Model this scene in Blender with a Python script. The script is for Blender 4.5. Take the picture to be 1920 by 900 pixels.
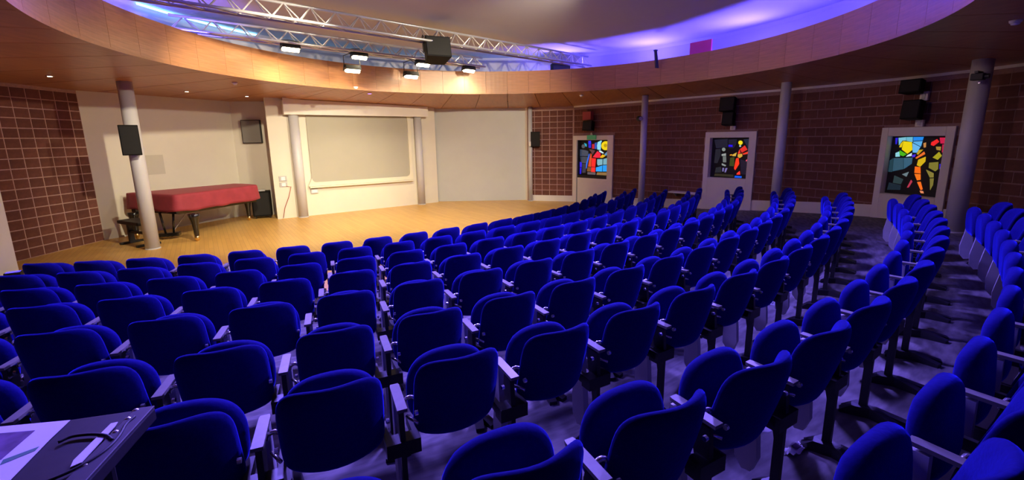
import bpy, math, random
import numpy as np
from mathutils import Matrix, Vector
random.seed(7)
for o in list(bpy.data.objects): bpy.data.objects.remove(o, do_unlink=True)
scene = bpy.context.scene
COL = scene.collection

# ------------------------------------------------------------------ camera
F, CY, PITCH, ROLL, CZ = 805.344, 410.134, .1847, -.0149, 2.163
c_, s_ = math.cos(PITCH), math.sin(PITCH)
cr, sr = math.cos(ROLL), math.sin(ROLL)
cam_d = bpy.data.cameras.new('camera'); cam = bpy.data.objects.new('camera', cam_d); COL.objects.link(cam)
cam_d.sensor_fit = 'HORIZONTAL'; cam_d.sensor_width = 36; cam_d.lens = F / 1920 * 36
cam_d.shift_y = -(450 - CY) / 1920; cam_d.clip_start = .05; cam_d.clip_end = 100
R0, U0, B0 = Vector((1, 0, 0)), Vector((0, s_, c_)), Vector((0, -c_, s_))
ph = -ROLL
Rt = R0 * math.cos(ph) - U0 * math.sin(ph); Ut = U0 * math.cos(ph) + R0 * math.sin(ph)
M = Matrix((Rt, Ut, B0)).transposed().to_4x4(); M.translation = (0, 0, CZ)
cam.matrix_world = M
scene.camera = cam

# ------------------------------------------------------------------ world, exposure
w = bpy.data.worlds.new('world'); scene.world = w; w.use_nodes = True
w.node_tree.nodes['Background'].inputs[0].default_value = (.02, .02, .05, 1)
w.node_tree.nodes['Background'].inputs[1].default_value = .05
vs = scene.view_settings
vs.view_transform = 'Standard'; vs.look = 'None'; vs.gamma = 1; vs.exposure = 0.0; vs.use_curve_mapping = False
WARM = (1.0, .84, .56); BLUE = (.10, .07, 1.0); VIOLET = (.18, .13, 1.0); LILAC = (.21, .14, 1.0)
FLOOD_W = 130; COVE_FILL_W = 110; SEAT_FILL_W = 2300; STAGE_FILL_W = 1450; WALL_FILL_W = 150; CYAN_E = 5  # flood and cyan values serve visible lamps, the others added fill lamps

# ------------------------------------------------------------------ pixel -> place helpers (1920x900 frame)
def ray(px, py):
    a, b = (px - 960) / F, (py - CY) / F
    u = cr * a + sr * b; v = -sr * a + cr * b
    return np.array([u, c_ - v * s_, -s_ - v * c_])
def at_z(px, py, z):
    D = ray(px, py); P = D * ((z - CZ) / D[2]); P[2] = z; return P
def on_vplane(px, py, p0, d):            # vertical plane through p0 along horizontal d
    D = ray(px, py); n = np.array([d[1], -d[0], 0.]); o = np.array([0, 0, CZ])
    t = ((np.array([p0[0], p0[1], 0]) - o) @ n) / (D @ n); return o + D * t
XC, YC, R1, SL = -6.3993, 14.1848, 9.3894, .0892       # centre of the seat rows, front row radius, floor rake
def fl(x, y): return SL * max(0., math.hypot(x - XC, y - YC) - R1)
def at_floor(px, py, off=0.):
    D = ray(px, py); t = .3
    for _ in range(8000):
        P = D * t; z = P[2] + CZ
        if z < fl(P[0], P[1]) + off: break
        t += .004
    return np.array([P[0], P[1], fl(P[0], P[1]) + off])
RC = (-.08, 7.3); RF = 5.4; ZB, ZT, ZC, RD = 3.42, 4.03, 4.55, 6.35   # ceiling ring: centre, radius, heights

# ------------------------------------------------------------------ materials
MATS = {}
def mat(name, col, rough=.6, metal=0., var=.0, scale=8., sheen=0., bump=0., spec=.5, obj_var=0., emit=None, es=0., stretch=(1, 1, 1), tint=None, coat=0.):
    m = bpy.data.materials.new(name); m.use_nodes = True; nt = m.node_tree; b = nt.nodes['Principled BSDF']
    b.inputs['Roughness'].default_value = rough; b.inputs['Metallic'].default_value = metal
    b.inputs['Specular IOR Level'].default_value = spec; b.inputs['Coat Weight'].default_value = coat
    if sheen:
        b.inputs['Sheen Weight'].default_value = sheen; b.inputs['Sheen Roughness'].default_value = .35
        b.inputs['Sheen Tint'].default_value = tuple(tint or (1, 1, 1)) + (1,)
    tc = nt.nodes.new('ShaderNodeTexCoord'); mp = nt.nodes.new('ShaderNodeMapping'); mp.inputs['Scale'].default_value = stretch
    nz = nt.nodes.new('ShaderNodeTexNoise'); nz.inputs['Scale'].default_value = scale; nz.inputs['Detail'].default_value = 4
    nt.links.new(tc.outputs['Object'], mp.inputs[0]); nt.links.new(mp.outputs[0], nz.inputs['Vector'])
    rp = nt.nodes.new('ShaderNodeMapRange'); rp.inputs['From Min'].default_value = .3; rp.inputs['From Max'].default_value = .7
    rp.inputs['To Min'].default_value = 1 - var; rp.inputs['To Max'].default_value = 1 + var
    nt.links.new(nz.outputs['Fac'], rp.inputs['Value'])
    hs = nt.nodes.new('ShaderNodeHueSaturation'); hs.inputs['Color'].default_value = tuple(col) + (1,)
    val = rp.outputs[0]
    if obj_var:
        oi = nt.nodes.new('ShaderNodeObjectInfo'); r2 = nt.nodes.new('ShaderNodeMapRange')
        r2.inputs['To Min'].default_value = 1 - obj_var; r2.inputs['To Max'].default_value = 1 + obj_var
        nt.links.new(oi.outputs['Random'], r2.inputs['Value'])
        mu = nt.nodes.new('ShaderNodeMath'); mu.operation = 'MULTIPLY'
        nt.links.new(val, mu.inputs[0]); nt.links.new(r2.outputs[0], mu.inputs[1]); val = mu.outputs[0]
    nt.links.new(val, hs.inputs['Value']); nt.links.new(hs.outputs[0], b.inputs['Base Color'])
    if bump:
        bp = nt.nodes.new('ShaderNodeBump'); bp.inputs['Strength'].default_value = bump; bp.inputs['Distance'].default_value = .01
        nt.links.new(nz.outputs['Fac'], bp.inputs['Height']); nt.links.new(bp.outputs[0], b.inputs['Normal'])
    if emit:
        b.inputs['Emission Color'].default_value = tuple(emit) + (1,); b.inputs['Emission Strength'].default_value = es
    MATS[name] = m; return m
mat('fabric', (.005, .004, .12), .95, var=.12, scale=60, sheen=.7, tint=(.04, .06, 1.0), bump=.15, spec=.1)
mat('black_metal', (.012, .012, .013), .45, var=.1)
mat('black_plastic', (.016, .016, .018), .55, var=.15, scale=30)
mat('pad', (.17, .165, .14), .45, var=.1, scale=25)
mat('light_metal', (.47, .47, .47), .45, metal=.1, var=.05)
mat('chrome', (.75, .75, .74), .25, metal=.8)
mat('brass', (.85, .62, .25), .25, metal=1)
mat('mortar_dark', (.29, .17, .155), .9, var=.12, scale=30)
mat('brick', (.150, .052, .038), .85, var=.22, scale=9, bump=.35, obj_var=.14)
mat('mortar', (.46, .29, .25), .9, var=.12, scale=30)
mat('cream_wall', (.72, .69, .60), .8, var=.02, scale=2)
mat('white_paint', (.78, .75, .70), .6, var=.03, scale=3)
mat('grey_wall', (.55, .57, .56), .6, var=.02, scale=2)
mat('grey_column', (.56, .56, .60), .45, var=.03, scale=4)
mat('wood_panel', (.42, .185, .075), .33, var=.16, scale=3, stretch=(1, 1, 14), bump=.03, obj_var=.05)
mat('wood_soffit', (.42, .185, .075), .36, var=.12, scale=2, stretch=(6, 1, 1), obj_var=.05)
mat('ceiling_white', (.48, .46, .48), .85, var=.02, scale=1)
mat('truss_metal', (.55, .55, .56), .35, metal=.6)
mat('speaker_black', (.003, .003, .0035), .7, var=.1, spec=.2)
mat('speaker_grille', (.006, .006, .007), .8, var=.3, scale=200)
mat('screen_grey', (.40, .39, .33), .75, var=.02, scale=2)
mat('screen_frame', (.74, .71, .58), .55)
mat('red_cloth', (.30, .030, .050), .75, var=.12, scale=5, sheen=.2, tint=(1, .5, .5), bump=.3)
mat('piano_black', (.010, .009, .009), .15, coat=.5)
mat('red_box', (.36, .05, .05), .6)
mat('pink_panel', (.55, .03, .10), .6)
mat('green_sign', (.08, .34, .16), .5, emit=(.1, .5, .2), es=.12)
mat('lead', (.012, .012, .016), .7)
mat('paper', (.85, .84, .84), .7)
mat('print_purple', (.16, .09, .20), .6, var=.5, scale=18)
mat('print_green', (.10, .28, .20), .6)
mat('desk_black', (.022, .02, .025), .5, var=.15, scale=40)
mat('lamp_glow', (1, .9, .7), .5, emit=(1.0, .80, .46), es=30)
mat('spot_glow', (1, .9, .7), .5, emit=(1.0, .82, .55), es=14)
mat('blue_glow', (.1, .1, 1), .5, emit=(.06, .04, 1.0), es=2.5)
mat('violet_glow', (.3, .1, 1), .5, emit=(.5, .25, 1.0), es=3)
mat('cyan_led', (.3, .7, 1), .5, emit=(.22, .62, 1.0), es=CYAN_E)
mat('vent_plastic', (.22, .22, .23), .6)
mat('panel_grey', (.20, .19, .18), .7)
mat('plate_beige', (.58, .55, .47), .7)
mat('strip_dark', (.06, .055, .065), .5)
mat('dark_brick', (.07, .035, .03), .9, var=.2)
# wood floor with strip pattern
def wood_floor():
    m = mat('wood_floor', (.60, .34, .095), .38, var=.06, scale=5); nt = m.node_tree; b = nt.nodes['Principled BSDF']
    tc = nt.nodes.new('ShaderNodeTexCoord'); mp = nt.nodes.new('ShaderNodeMapping'); mp.inputs['Rotation'].default_value = (0, 0, .95)
    bt = nt.nodes.new('ShaderNodeTexBrick'); bt.inputs['Scale'].default_value = 1.0; bt.inputs['Brick Width'].default_value = .9
    bt.inputs['Row Height'].default_value = .08; bt.inputs['Mortar Size'].default_value = .002
    bt.inputs['Color1'].default_value = (.70, .42, .12, 1); bt.inputs['Color2'].default_value = (.62, .355, .10, 1); bt.inputs['Mortar'].default_value = (.36, .19, .05, 1)
    nt.links.new(tc.outputs['Object'], mp.inputs[0]); nt.links.new(mp.outputs[0], bt.inputs['Vector'])
    nt.links.new(bt.outputs['Color'], b.inputs['Base Color'])
wood_floor()
def carpet():
    m = mat('carpet', (.15, .14, .135), .75, var=.25, scale=3, bump=.2)
    nt = m.node_tree; hs = [n for n in nt.nodes if n.type == 'HUE_SAT'][0]
    n2 = nt.nodes.new('ShaderNodeTexNoise'); n2.inputs['Scale'].default_value = 220; n2.inputs['Detail'].default_value = 2
    mr = nt.nodes.new('ShaderNodeMapRange'); mr.inputs['From Min'].default_value = .35; mr.inputs['From Max'].default_value = .65
    mx = nt.nodes.new('ShaderNodeMix'); mx.data_type = 'RGBA'; mx.inputs['A'].default_value = (.07, .065, .06, 1); mx.inputs['B'].default_value = (.15, .14, .13, 1)
    nt.links.new(n2.outputs['Fac'], mr.inputs['Value']); nt.links.new(mr.outputs[0], mx.inputs['Factor'])
    nt.links.new(mx.outputs['Result'], hs.inputs['Color'])
carpet()

# ------------------------------------------------------------------ mesh builder
class MB:
    def __init__(s): s.v = []; s.f = []
    def add(s, vs, fs):
        n = len(s.v); s.v += [tuple(map(float, v)) for v in vs]; s.f += [tuple(i + n for i in f) for f in fs]; return s
    def box(s, x0, x1, y0, y1, z0, z1, M=None):
        vs = [(x, y, z) for z in (z0, z1) for y in (y0, y1) for x in (x0, x1)]
        if M is not None: vs = [tuple(M @ Vector(v)) for v in vs]
        return s.add(vs, [(0, 2, 3, 1), (4, 5, 7, 6), (0, 1, 5, 4), (2, 6, 7, 3), (0, 4, 6, 2), (1, 3, 7, 5)])
    def cyl(s, p0, p1, r0, r1=None, n=12, caps=True):
        r1 = r0 if r1 is None else r1
        p0, p1 = Vector(p0), Vector(p1); d = (p1 - p0).normalized()
        a = d.orthogonal().normalized(); b = d.cross(a)
        vs = []
        for p, r in ((p0, r0), (p1, r1)):
            for i in range(n):
                t = 2 * math.pi * i / n; vs.append(p + (a * math.cos(t) + b * math.sin(t)) * r)
        fs = [(i, (i + 1) % n, n + (i + 1) % n, n + i) for i in range(n)]
        if caps: fs += [tuple(range(n))[::-1], tuple(range(n, 2 * n))]
        return s.add(vs, fs)
    def tube(s, path, r, n=8):
        P = [Vector(p) for p in path]; vs = []; a = None
        for i, p in enumerate(P):
            d = (P[min(i + 1, len(P) - 1)] - P[max(i - 1, 0)]).normalized()
            a = d.orthogonal().normalized() if a is None else (a - d * a.dot(d)).normalized()
            b = d.cross(a)
            vs += [p + (a * math.cos(2 * math.pi * k / n) + b * math.sin(2 * math.pi * k / n)) * r for k in range(n)]
        fs = []
        for i in range(len(P) - 1):
            for k in range(n):
                fs.append((i * n + k, i * n + (k + 1) % n, (i + 1) * n + (k + 1) % n, (i + 1) * n + k))
        fs += [tuple(range(n))[::-1], tuple(range((len(P) - 1) * n, len(P) * n))]
        return s.add(vs, fs)
    def prism(s, poly, axis, a0, a1):     # polygon in the two other axes (cyclic order), extruded along axis
        def P(u, v, a): return {'x': (a, u, v), 'y': (u, a, v), 'z': (u, v, a)}[axis]
        n = len(poly); vs = [P(u, v, a0) for u, v in poly] + [P(u, v, a1) for u, v in poly]
        fs = [(i, (i + 1) % n, n + (i + 1) % n, n + i) for i in range(n)] + [tuple(range(n))[::-1], tuple(range(n, 2 * n))]
        return s.add(vs, fs)
    def lathe(s, prof, n=16, c=(0, 0)):
        vs = []; m = len(prof)
        for r, z in prof:
            for i in range(n):
                t = 2 * math.pi * i / n; vs.append((c[0] + r * math.cos(t), c[1] + r * math.sin(t), z))
        fs = [(j * n + i, j * n + (i + 1) % n, (j + 1) * n + (i + 1) % n, (j + 1) * n + i) for j in range(m - 1) for i in range(n)]
        fs += [tuple(range(n))[::-1], tuple(range((m - 1) * n, m * n))]
        return s.add(vs, fs)
    def mesh(s, name, m, smooth=False):
        me = bpy.data.meshes.new(name); me.from_pydata(s.v, [], s.f); me.validate(); me.update()
        import bmesh
        bm = bmesh.new(); bm.from_mesh(me); bmesh.ops.recalc_face_normals(bm, faces=bm.faces); bm.to_mesh(me); bm.free()
        if m: me.materials.append(MATS[m])
        if smooth: me.polygons.foreach_set('use_smooth', [True] * len(me.polygons))
        return me
    def build(s, name, m, parent=None, smooth=False, bevel=0):
        o = link(name, s.mesh(name, m, smooth), parent)
        if bevel:
            b = o.modifiers.new('bevel', 'BEVEL'); b.width = bevel; b.segments = 2; b.limit_method = 'ANGLE'
        return o
def link(name, data, parent=None, loc=(0, 0, 0), rz=0.):
    o = bpy.data.objects.new(name, data); COL.objects.link(o); o.location = loc; o.rotation_euler = (0, 0, rz)
    if parent is not None: o.parent = parent
    return o
def tag(o, label=None, cat=None, group=None, kind=None):
    for k, v in (('label', label), ('category', cat), ('group', group), ('kind', kind)):
        if v: o[k] = v
    return o
def thing(name, label, cat, loc=(0, 0, 0), rz=0., group=None):
    return tag(link(name, None, None, loc, rz), label, cat, group)
def struct(o): o['kind'] = 'structure'; return o

# ------------------------------------------------------------------ room outline
L0, L1, L2, L3 = (-8.35, 3.0), (-8.42, 7.06), (-9.45, 7.10), (-9.40, 9.67)
P1, P2, P3, P4 = (-8.05, 12.72), (-7.12, 12.86), (-6.67, 12.05), (-2.58, 14.97)
P5, P6, P7, P8 = (-2.70, 15.14), (.50, 15.20), (.56, 15.06), (2.12, 14.66)
CTRL = [(2.12, 14.66), (3.25, 13.5), (4.38, 12.33), (5.48, 11.15), (6.5, 9.95), (7.33, 8.65), (7.84, 7.3), (8.0, 5.9), (7.95, 4.4), (7.6, 2.4), (6.9, .6)]
def catmull(P, n=14):
    P = [np.array(p, float) for p in P]; P = [2 * P[0] - P[1]] + P + [2 * P[-1] - P[-2]]; out = []
    for i in range(1, len(P) - 2):
        for k in range(n):
            t = k / n; a, b, c, d = P[i - 1:i + 3]
            out.append(.5 * (2 * b + (c - a) * t + (2 * a - 5 * b + 4 * c - d) * t * t + (3 * b - a - 3 * c + d) * t ** 3))
    out.append(P[-2]); return np.array(out)
RW = catmull(CTRL); RS = np.concatenate([[0], np.cumsum(np.hypot(*(RW[1:] - RW[:-1]).T))])
def rw(s):                                  # point, tangent of the curved wall at arc length s
    p = np.array([np.interp(s, RS, RW[:, 0]), np.interp(s, RS, RW[:, 1])])
    q = np.array([np.interp(s + .02, RS, RW[:, 0]), np.interp(s + .02, RS, RW[:, 1])]) - np.array([np.interp(s - .02, RS, RW[:, 0]), np.interp(s - .02, RS, RW[:, 1])])
    return p, q / np.hypot(*q)
RAZ = np.arctan2(RW[:, 0], RW[:, 1])
def rw_px(px, py):                          # arc length where the curved wall crosses a pixel's bearing
    D = ray(px, py); a = math.atan2(D[0], D[1]); return float(np.interp(a, RAZ, RS))
BACK = [(5.2, -2.0), (2.6, -3.4), (-.3, -3.8), (-3.4, -3.2), (-6.2, -1.5), (-7.9, .8)]
OUT = [L0, L1, L2, L3, P1, P2, P3, P4, P5, P6, P7, P8] + [tuple(p) for p in RW[1:]] + BACK
def soffit_z(x, y):                         # height of the soffit where it meets the walls
    return 3.15 + .15 * min(1, max(0, (-x - 2) / 5))

# ------------------------------------------------------------------ floor
def floor_grid():
    R_W = 8.95
    rs_in = [.0 + R_W * i / 12 for i in range(1, 13)]
    rs_out = [R_W, 9.2, R1] + [R1 + .6 * i for i in range(1, 20)]
    n = 96
    def disc(rs, center):
        m = MB(); vs = []; fs = []
        for r in rs:
            for i in range(n):
                t = 2 * math.pi * i / n; x, y = XC + r * math.sin(t), YC - r * math.cos(t); vs.append((x, y, fl(x, y)))
        for j in range(len(rs) - 1):
            for i in range(n): fs.append((j * n + i, j * n + (i + 1) % n, (j + 1) * n + (i + 1) % n, (j + 1) * n + i))
        if center: vs.append((XC, YC, 0)); k = len(vs) - 1; fs += [(i, (i + 1) % n, k) for i in range(n)]
        return m.add(vs, fs)
    struct(disc(rs_in, True).build('floor_stage', 'wood_floor'))
    struct(disc(rs_out, False).build('floor', 'carpet', smooth=True))
floor_grid()

# ------------------------------------------------------------------ walls
BRW, BRH = .262, .192                      # block pitch
def brick_mesh(gv):
    m = MB(); a, h, d, e = BRW / 2 - gv, BRH / 2 - .010, .007, .004   # local: x along wall, -y towards the room
    vs = [(-a, .0, -h), (a, .0, -h), (a, .0, h), (-a, .0, h), (-a + e, -d, -h + e), (a - e, -d, -h + e), (a - e, -d, h - e), (-a + e, -d, h - e)]
    return m.add(vs, [(4, 5, 6, 7), (0, 1, 5, 4), (1, 2, 6, 5), (2, 3, 7, 6), (3, 0, 4, 7)]).mesh('brick', 'brick')
BRICK = {True: brick_mesh(.005), False: brick_mesh(.010)}
def cut_brick(w):
    m = MB(); a, h, d, e = w / 2, BRH / 2 - .010, .007, .004
    vs = [(-a, .0, -h), (a, .0, -h), (a, .0, h), (-a, .0, h), (-a + e, -d, -h + e), (a - e, -d, -h + e), (a - e, -d, h - e), (-a + e, -d, h - e)]
    return m.add(vs, [(4, 5, 6, 7), (0, 1, 5, 4), (1, 2, 6, 5), (2, 3, 7, 6), (3, 0, 4, 7)]).mesh('brick', 'brick')
def lay(parent, fn, s0, s1, zlow, zhigh, holes, running, z_base=.0):
    """fn(s)->point,tangent ; holes: (s0,s1,top)"""
    n = int(math.ceil((zhigh - z_base) / BRH)); gv = .005 if running else .010
    for j in range(n):
        zc = z_base + (j + .5) * BRH
        if zc + BRH / 2 > zhigh + .02: break
        off = (BRW / 2 if (running and j % 2) else 0)
        k0 = int(math.floor((s0 - off) / BRW))
        for k in range(k0, int((s1 - off) / BRW) + 2):
            a, b = max(off + k * BRW, s0) + gv, min(off + (k + 1) * BRW, s1) - gv
            for h0, h1, top in holes:
                if zc - BRH / 2 < top - .03:
                    if h0 < (a + b) / 2 < h1: a = b = 0
                    elif a < h0 < b: b = h0
                    elif a < h1 < b: a = h1
            if b - a < .05: continue
            p, t = fn((a + b) / 2)
            if zc + BRH / 2 < zlow(p): continue
            full = abs((b - a) - (BRW - 2 * gv)) < .004
            link('brick', BRICK[running] if full else cut_brick(b - a), parent, (p[0], p[1], zc), math.atan2(t[1], t[0]))
def line_fn(A, B):
    A, B = np.array(A), np.array(B); L = float(np.hypot(*(B - A))); t = (B - A) / L
    return (lambda s: (A + t * s, t)), L
def slab(name, A, B, z0, z1, m, thick=.15, z1b=None, kind=True):   # wall slab whose room face runs A->B (room on the right hand side)
    A, B = np.array(A, float), np.array(B, float); t = (B - A) / np.hypot(*(B - A)); n = np.array([-t[1], t[0]])
    z1b = z1 if z1b is None else z1b
    C_, D_ = B + n * thick, A + n * thick
    vs = [(*A, z0), (*B, z0), (*C_, z0), (*D_, z0), (*A, z1), (*B, z1b), (*C_, z1b), (*D_, z1)]
    o = MB().add(vs, [(0, 1, 5, 4), (1, 2, 6, 5), (2, 3, 7, 6), (3, 0, 4, 7), (0, 3, 2, 1), (4, 5, 6, 7)]).build(name, m)
    return struct(o) if kind else o
# left side
slab('wall_left', L0, L1, -.1, 3.5, 'white_paint', .5)
slab('wall_left_return', L1, L2, -.1, 3.5, 'white_paint', .1)
wl = slab('wall_left_brick', L2, L3, -.1, 3.4, 'mortar')
fn, L = line_fn(L2, L3); lay(wl, fn, 0, L, lambda p: 0, 3.32, [], False)
slab('wall_piano', L3, P1, -.1, 3.45, 'cream_wall')
slab('wall_niche', P1, P2, -.1, 3.45, 'cream_wall')
slab('wall_screen', P3, P4, -.1, 3.45, 'cream_wall', .12)
struct(MB().add([(*P2, -.1), (*P3, -.1), (*P3, 3.45), (*P2, 3.45)], [(0, 1, 2, 3)]).build('wall_screen_return', 'cream_wall'))
slab('wall_partition', P5, P6, -.1, 3.4, 'grey_wall')
slab('wall_partition_return', P4, P5, -.1, 3.4, 'cream_wall', .05)
slab('trim_1', P6, P7, -.1, 3.3, 'white_paint', .05)
wp = slab('wall_stage_brick', P7, P8, -.1, 3.3, 'mortar')
fn, L = line_fn(P7, P8); lay(wp, fn, 0.1, L, lambda p: .19, 3.2, [], False, z_base=.19 - BRH * 0)
slab('baseboard_stage', (P7[0] + .1 - .006, P7[1] - .03 - .025), (P8[0] - .0072, P8[1] - .028), -.05, .20, 'white_paint', .028)
# curved side wall, windows as openings
sD0, sD1 = rw_px(1072, 255), rw_px(1152, 254)
sA0, sA1 = rw_px(1325, 247), rw_px(1421, 247)
sB0, sB1 = rw_px(1658, 238), rw_px(1797, 236)
def wz(px, py):
    s = rw_px(px, py); p, _ = rw(s); D = ray(px, py); return CZ + D[2] * math.hypot(*p) / math.hypot(D[0], D[1])
HOLES = [(sD0, sD1, wz(1112, 254)), (sA0, sA1, wz(1373, 247)), (sB0, sB1, wz(1728, 238))]
S_END = float(np.interp(3.6, RW[::-1, 1], RS[::-1]))
def wall_piece(name, s0, s1, bricks=True):
    ss = [s0] + [s for s in np.arange(math.ceil(s0 / .3) * .3, s1, .3) if s - s0 > .02 and s1 - s > .02] + [s1]
    for h0, h1, t in HOLES: ss += [h for h in (h0, h1) if s0 < h < s1]
    ss = sorted(ss); m = MB()
    for a, b in zip(ss[:-1], ss[1:]):
        z0 = -.1
        for h0, h1, t in HOLES:
            if h0 - 1e-6 <= a and b <= h1 + 1e-6: z0 = t - .02
        pa, ta = rw(a); pb, tb = rw(b); na = np.array([-ta[1], ta[0]]) * .18; nb = np.array([-tb[1], tb[0]]) * .18
        vs = [(*pa, z0), (*pb, z0), (*(pb + nb), z0), (*(pa + na), z0), (*pa, 3.3), (*pb, 3.3), (*(pb + nb), 3.3), (*(pa + na), 3.3)]
        m.add(vs, [(0, 1, 5, 4), (2, 3, 7, 6), (3, 0, 4, 7), (1, 2, 6, 5), (0, 3, 2, 1), (4, 5, 6, 7)])
    o = struct(m.build(name, 'mortar_dark'))
    if bricks: lay(o, rw, s0, s1, lambda p: fl(p[0], p[1]) + .22, 3.14, HOLES, True, z_base=.19)
    return o
sEA, sAB, sBC = sD1 + (sA0 - sD1) * .5, (sA1 + sB0) / 2, sB1 + .1
wall_piece('wall_right', 0, sA0 + .4)
wall_piece('wall_right_middle', sA0 + .4, sB0 + .4)
wall_piece('wall_right_near', sB0 + .4, S_END)
wall_piece('wall_right_rear', S_END, RS[-1], False)
def strip(name, m, s0, s1, zf0, zf1, proud, holes=()):
    o = MB(); ss = list(np.arange(s0, s1, .25)) + [s1]
    for a, b in zip(ss[:-1], ss[1:]):
        pa, ta = rw(a); pb, tb = rw(b); na = np.array([ta[1], -ta[0]]) * proud; nb = np.array([tb[1], -tb[0]]) * proud
        qa, qb = pa + na, pb + nb
        vs = [(*pa, zf0(*pa)), (*pb, zf0(*pb)), (*qb, zf0(*pb)), (*qa, zf0(*pa)), (*pa, zf1(*pa)), (*pb, zf1(*pb)), (*qb, zf1(*pb)), (*qa, zf1(*pa))]
        o.add(vs, [(0, 3, 2, 1), (4, 5, 6, 7), (2, 3, 7, 6), (0, 1, 5, 4), (1, 2, 6, 5), (3, 0, 4, 7)])
    return struct(o.build(name, m))
for i, (a, b) in enumerate([(sD1, sA0), (sA1, sB0), (sB1, RS[-1])]):
    strip('baseboard_right' if i == 0 else 'baseboard_right_%s' % ('middle', 'near')[i - 1], 'white_paint', a, b, lambda x, y: fl(x, y) - .08, lambda x, y: fl(x, y) + .25, .03)
strip('trim_2', 'white_paint', 0, RS[-1], lambda x, y: 3.14, lambda x, y: 3.19, .035)
# rear of the hall (behind the camera)
pts = [tuple(RW[-1])] + BACK + [L0]
for i, (a, b) in enumerate(zip(pts[:-1], pts[1:])): slab('wall_rear' if i == 0 else 'wall_rear_%d' % i, a, b, -.1, 3.6, 'dark_brick')

# ------------------------------------------------------------------ ceiling: soffit, fascia ring, cove, disc
def outline_hit(ang):
    d = np.array([math.cos(ang), math.sin(ang)]); best = None; o = np.array(RC)
    for i in range(len(OUT)):
        a, b = np.array(OUT[i]), np.array(OUT[(i + 1) % len(OUT)]); e = b - a
        den = d[0] * e[1] - d[1] * e[0]
        if abs(den) < 1e-9: continue
        q = a - o; t = (q[0] * e[1] - q[1] * e[0]) / den; u = (q[0] * d[1] - q[1] * d[0]) / den
        if t > 0 and -1e-6 <= u <= 1 + 1e-6: best = t if best is None else max(best, t)
    return best
struct_soffit = struct(link('ceiling_soffit', None))
NS = 44
for i in range(NS):
    a0, a1 = 2 * math.pi * i / NS + .0012, 2 * math.pi * (i + 1) / NS - .0012
    vs = []; n = 5
    for k in range(n + 1):
        a = a0 + (a1 - a0) * k / n; R = outline_hit(a) + .14
        for rr in (RF - .0, R):
            x, y = RC[0] + rr * math.cos(a), RC[1] + rr * math.sin(a)
            zo = soffit_z(x, y) + .02
            z = ZB if rr < R else zo
            vs += [(x, y, z), (x, y, z + .03)]
    fs = []
    for k in range(n):
        b = 4 * k; e = b + 4
        fs += [(b, e, e + 2, b + 2), (b + 1, b + 3, e + 3, e + 1), (b, b + 1, e + 1, e), (b + 2, e + 2, e + 3, b + 3)]
    fs += [(0, 2, 3, 1), (4 * n, 4 * n + 1, 4 * n + 3, 4 * n + 2)]
    MB().add(vs, fs).build('panel', 'wood_soffit', struct_soffit)
# light-tight backing above the soffit
m = MB(); vs = []; fs = []; n = 132
for i in range(n):
    a = 2 * math.pi * i / n; R = outline_hit(a) + .3
    for rr, z in ((RF + .03, ZB + .08), (R, 3.15 + .3)): vs.append((RC[0] + rr * math.cos(a), RC[1] + rr * math.sin(a), z))
for i in range(n): j = (i + 1) % n; fs.append((2 * i, 2 * i + 1, 2 * j + 1, 2 * j))
struct(m.add(vs, fs).build('ceiling_backing', 'mortar'))
fascia = struct(link('ceiling_fascia', None, None, (RC[0], RC[1], 0)))
NF = 56
m = MB(); vs = []; fs = []; n = 5; da = 2 * math.pi / NF
for k in range(n + 1):
    a = .0004 + (da - .0008) * k / n
    for rr in (RF, RF + .035):
        for z in (ZB - .004, ZT): vs.append((rr * math.cos(a), rr * math.sin(a), z))
for k in range(n):
    b, e = 4 * k, 4 * k + 4
    fs += [(b, b + 1, e + 1, e), (b + 2, e + 2, e + 3, b + 3), (b + 1, b + 3, e + 3, e + 1), (b, e, e + 2, b + 2)]
fs += [(0, 2, 3, 1), (4 * n, 4 * n + 1, 4 * n + 3, 4 * n + 2)]
FP = m.add(vs, fs).mesh('panel', 'wood_panel', True)
for poly in FP.polygons: poly.use_smooth = False
for i in range(NF): link('panel', FP, fascia, (0, 0, 0), i * da)
def ring(name, mname, prof, smooth=True, n=128):
    m = MB(); vs = []; fs = []; k = len(prof)
    for i in range(n):
        a = 2 * math.pi * i / n
        for r, z in prof: vs.append((RC[0] + r * math.cos(a), RC[1] + r * math.sin(a), z))
    for i in range(n):
        j = (i + 1) % n
        for q in range(k - 1): fs.append((i * k + q, i * k + q + 1, j * k + q + 1, j * k + q))
    return struct(m.add(vs, fs).build(name, mname, smooth=smooth))
ring('ceiling_cove', 'ceiling_white', [(RF + .038, ZT - .005), (RF + .04, 3.62), (RD, 3.62), (RD, ZC - .07), (RD - .05, ZC)], False)
m = MB(); n = 128
m.add([(RC[0] + RD * math.cos(2 * math.pi * i / n), RC[1] + RD * math.sin(2 * math.pi * i / n), ZC) for i in range(n)], [tuple(range(n))])
struct(m.build('ceiling', 'ceiling_white'))

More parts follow.
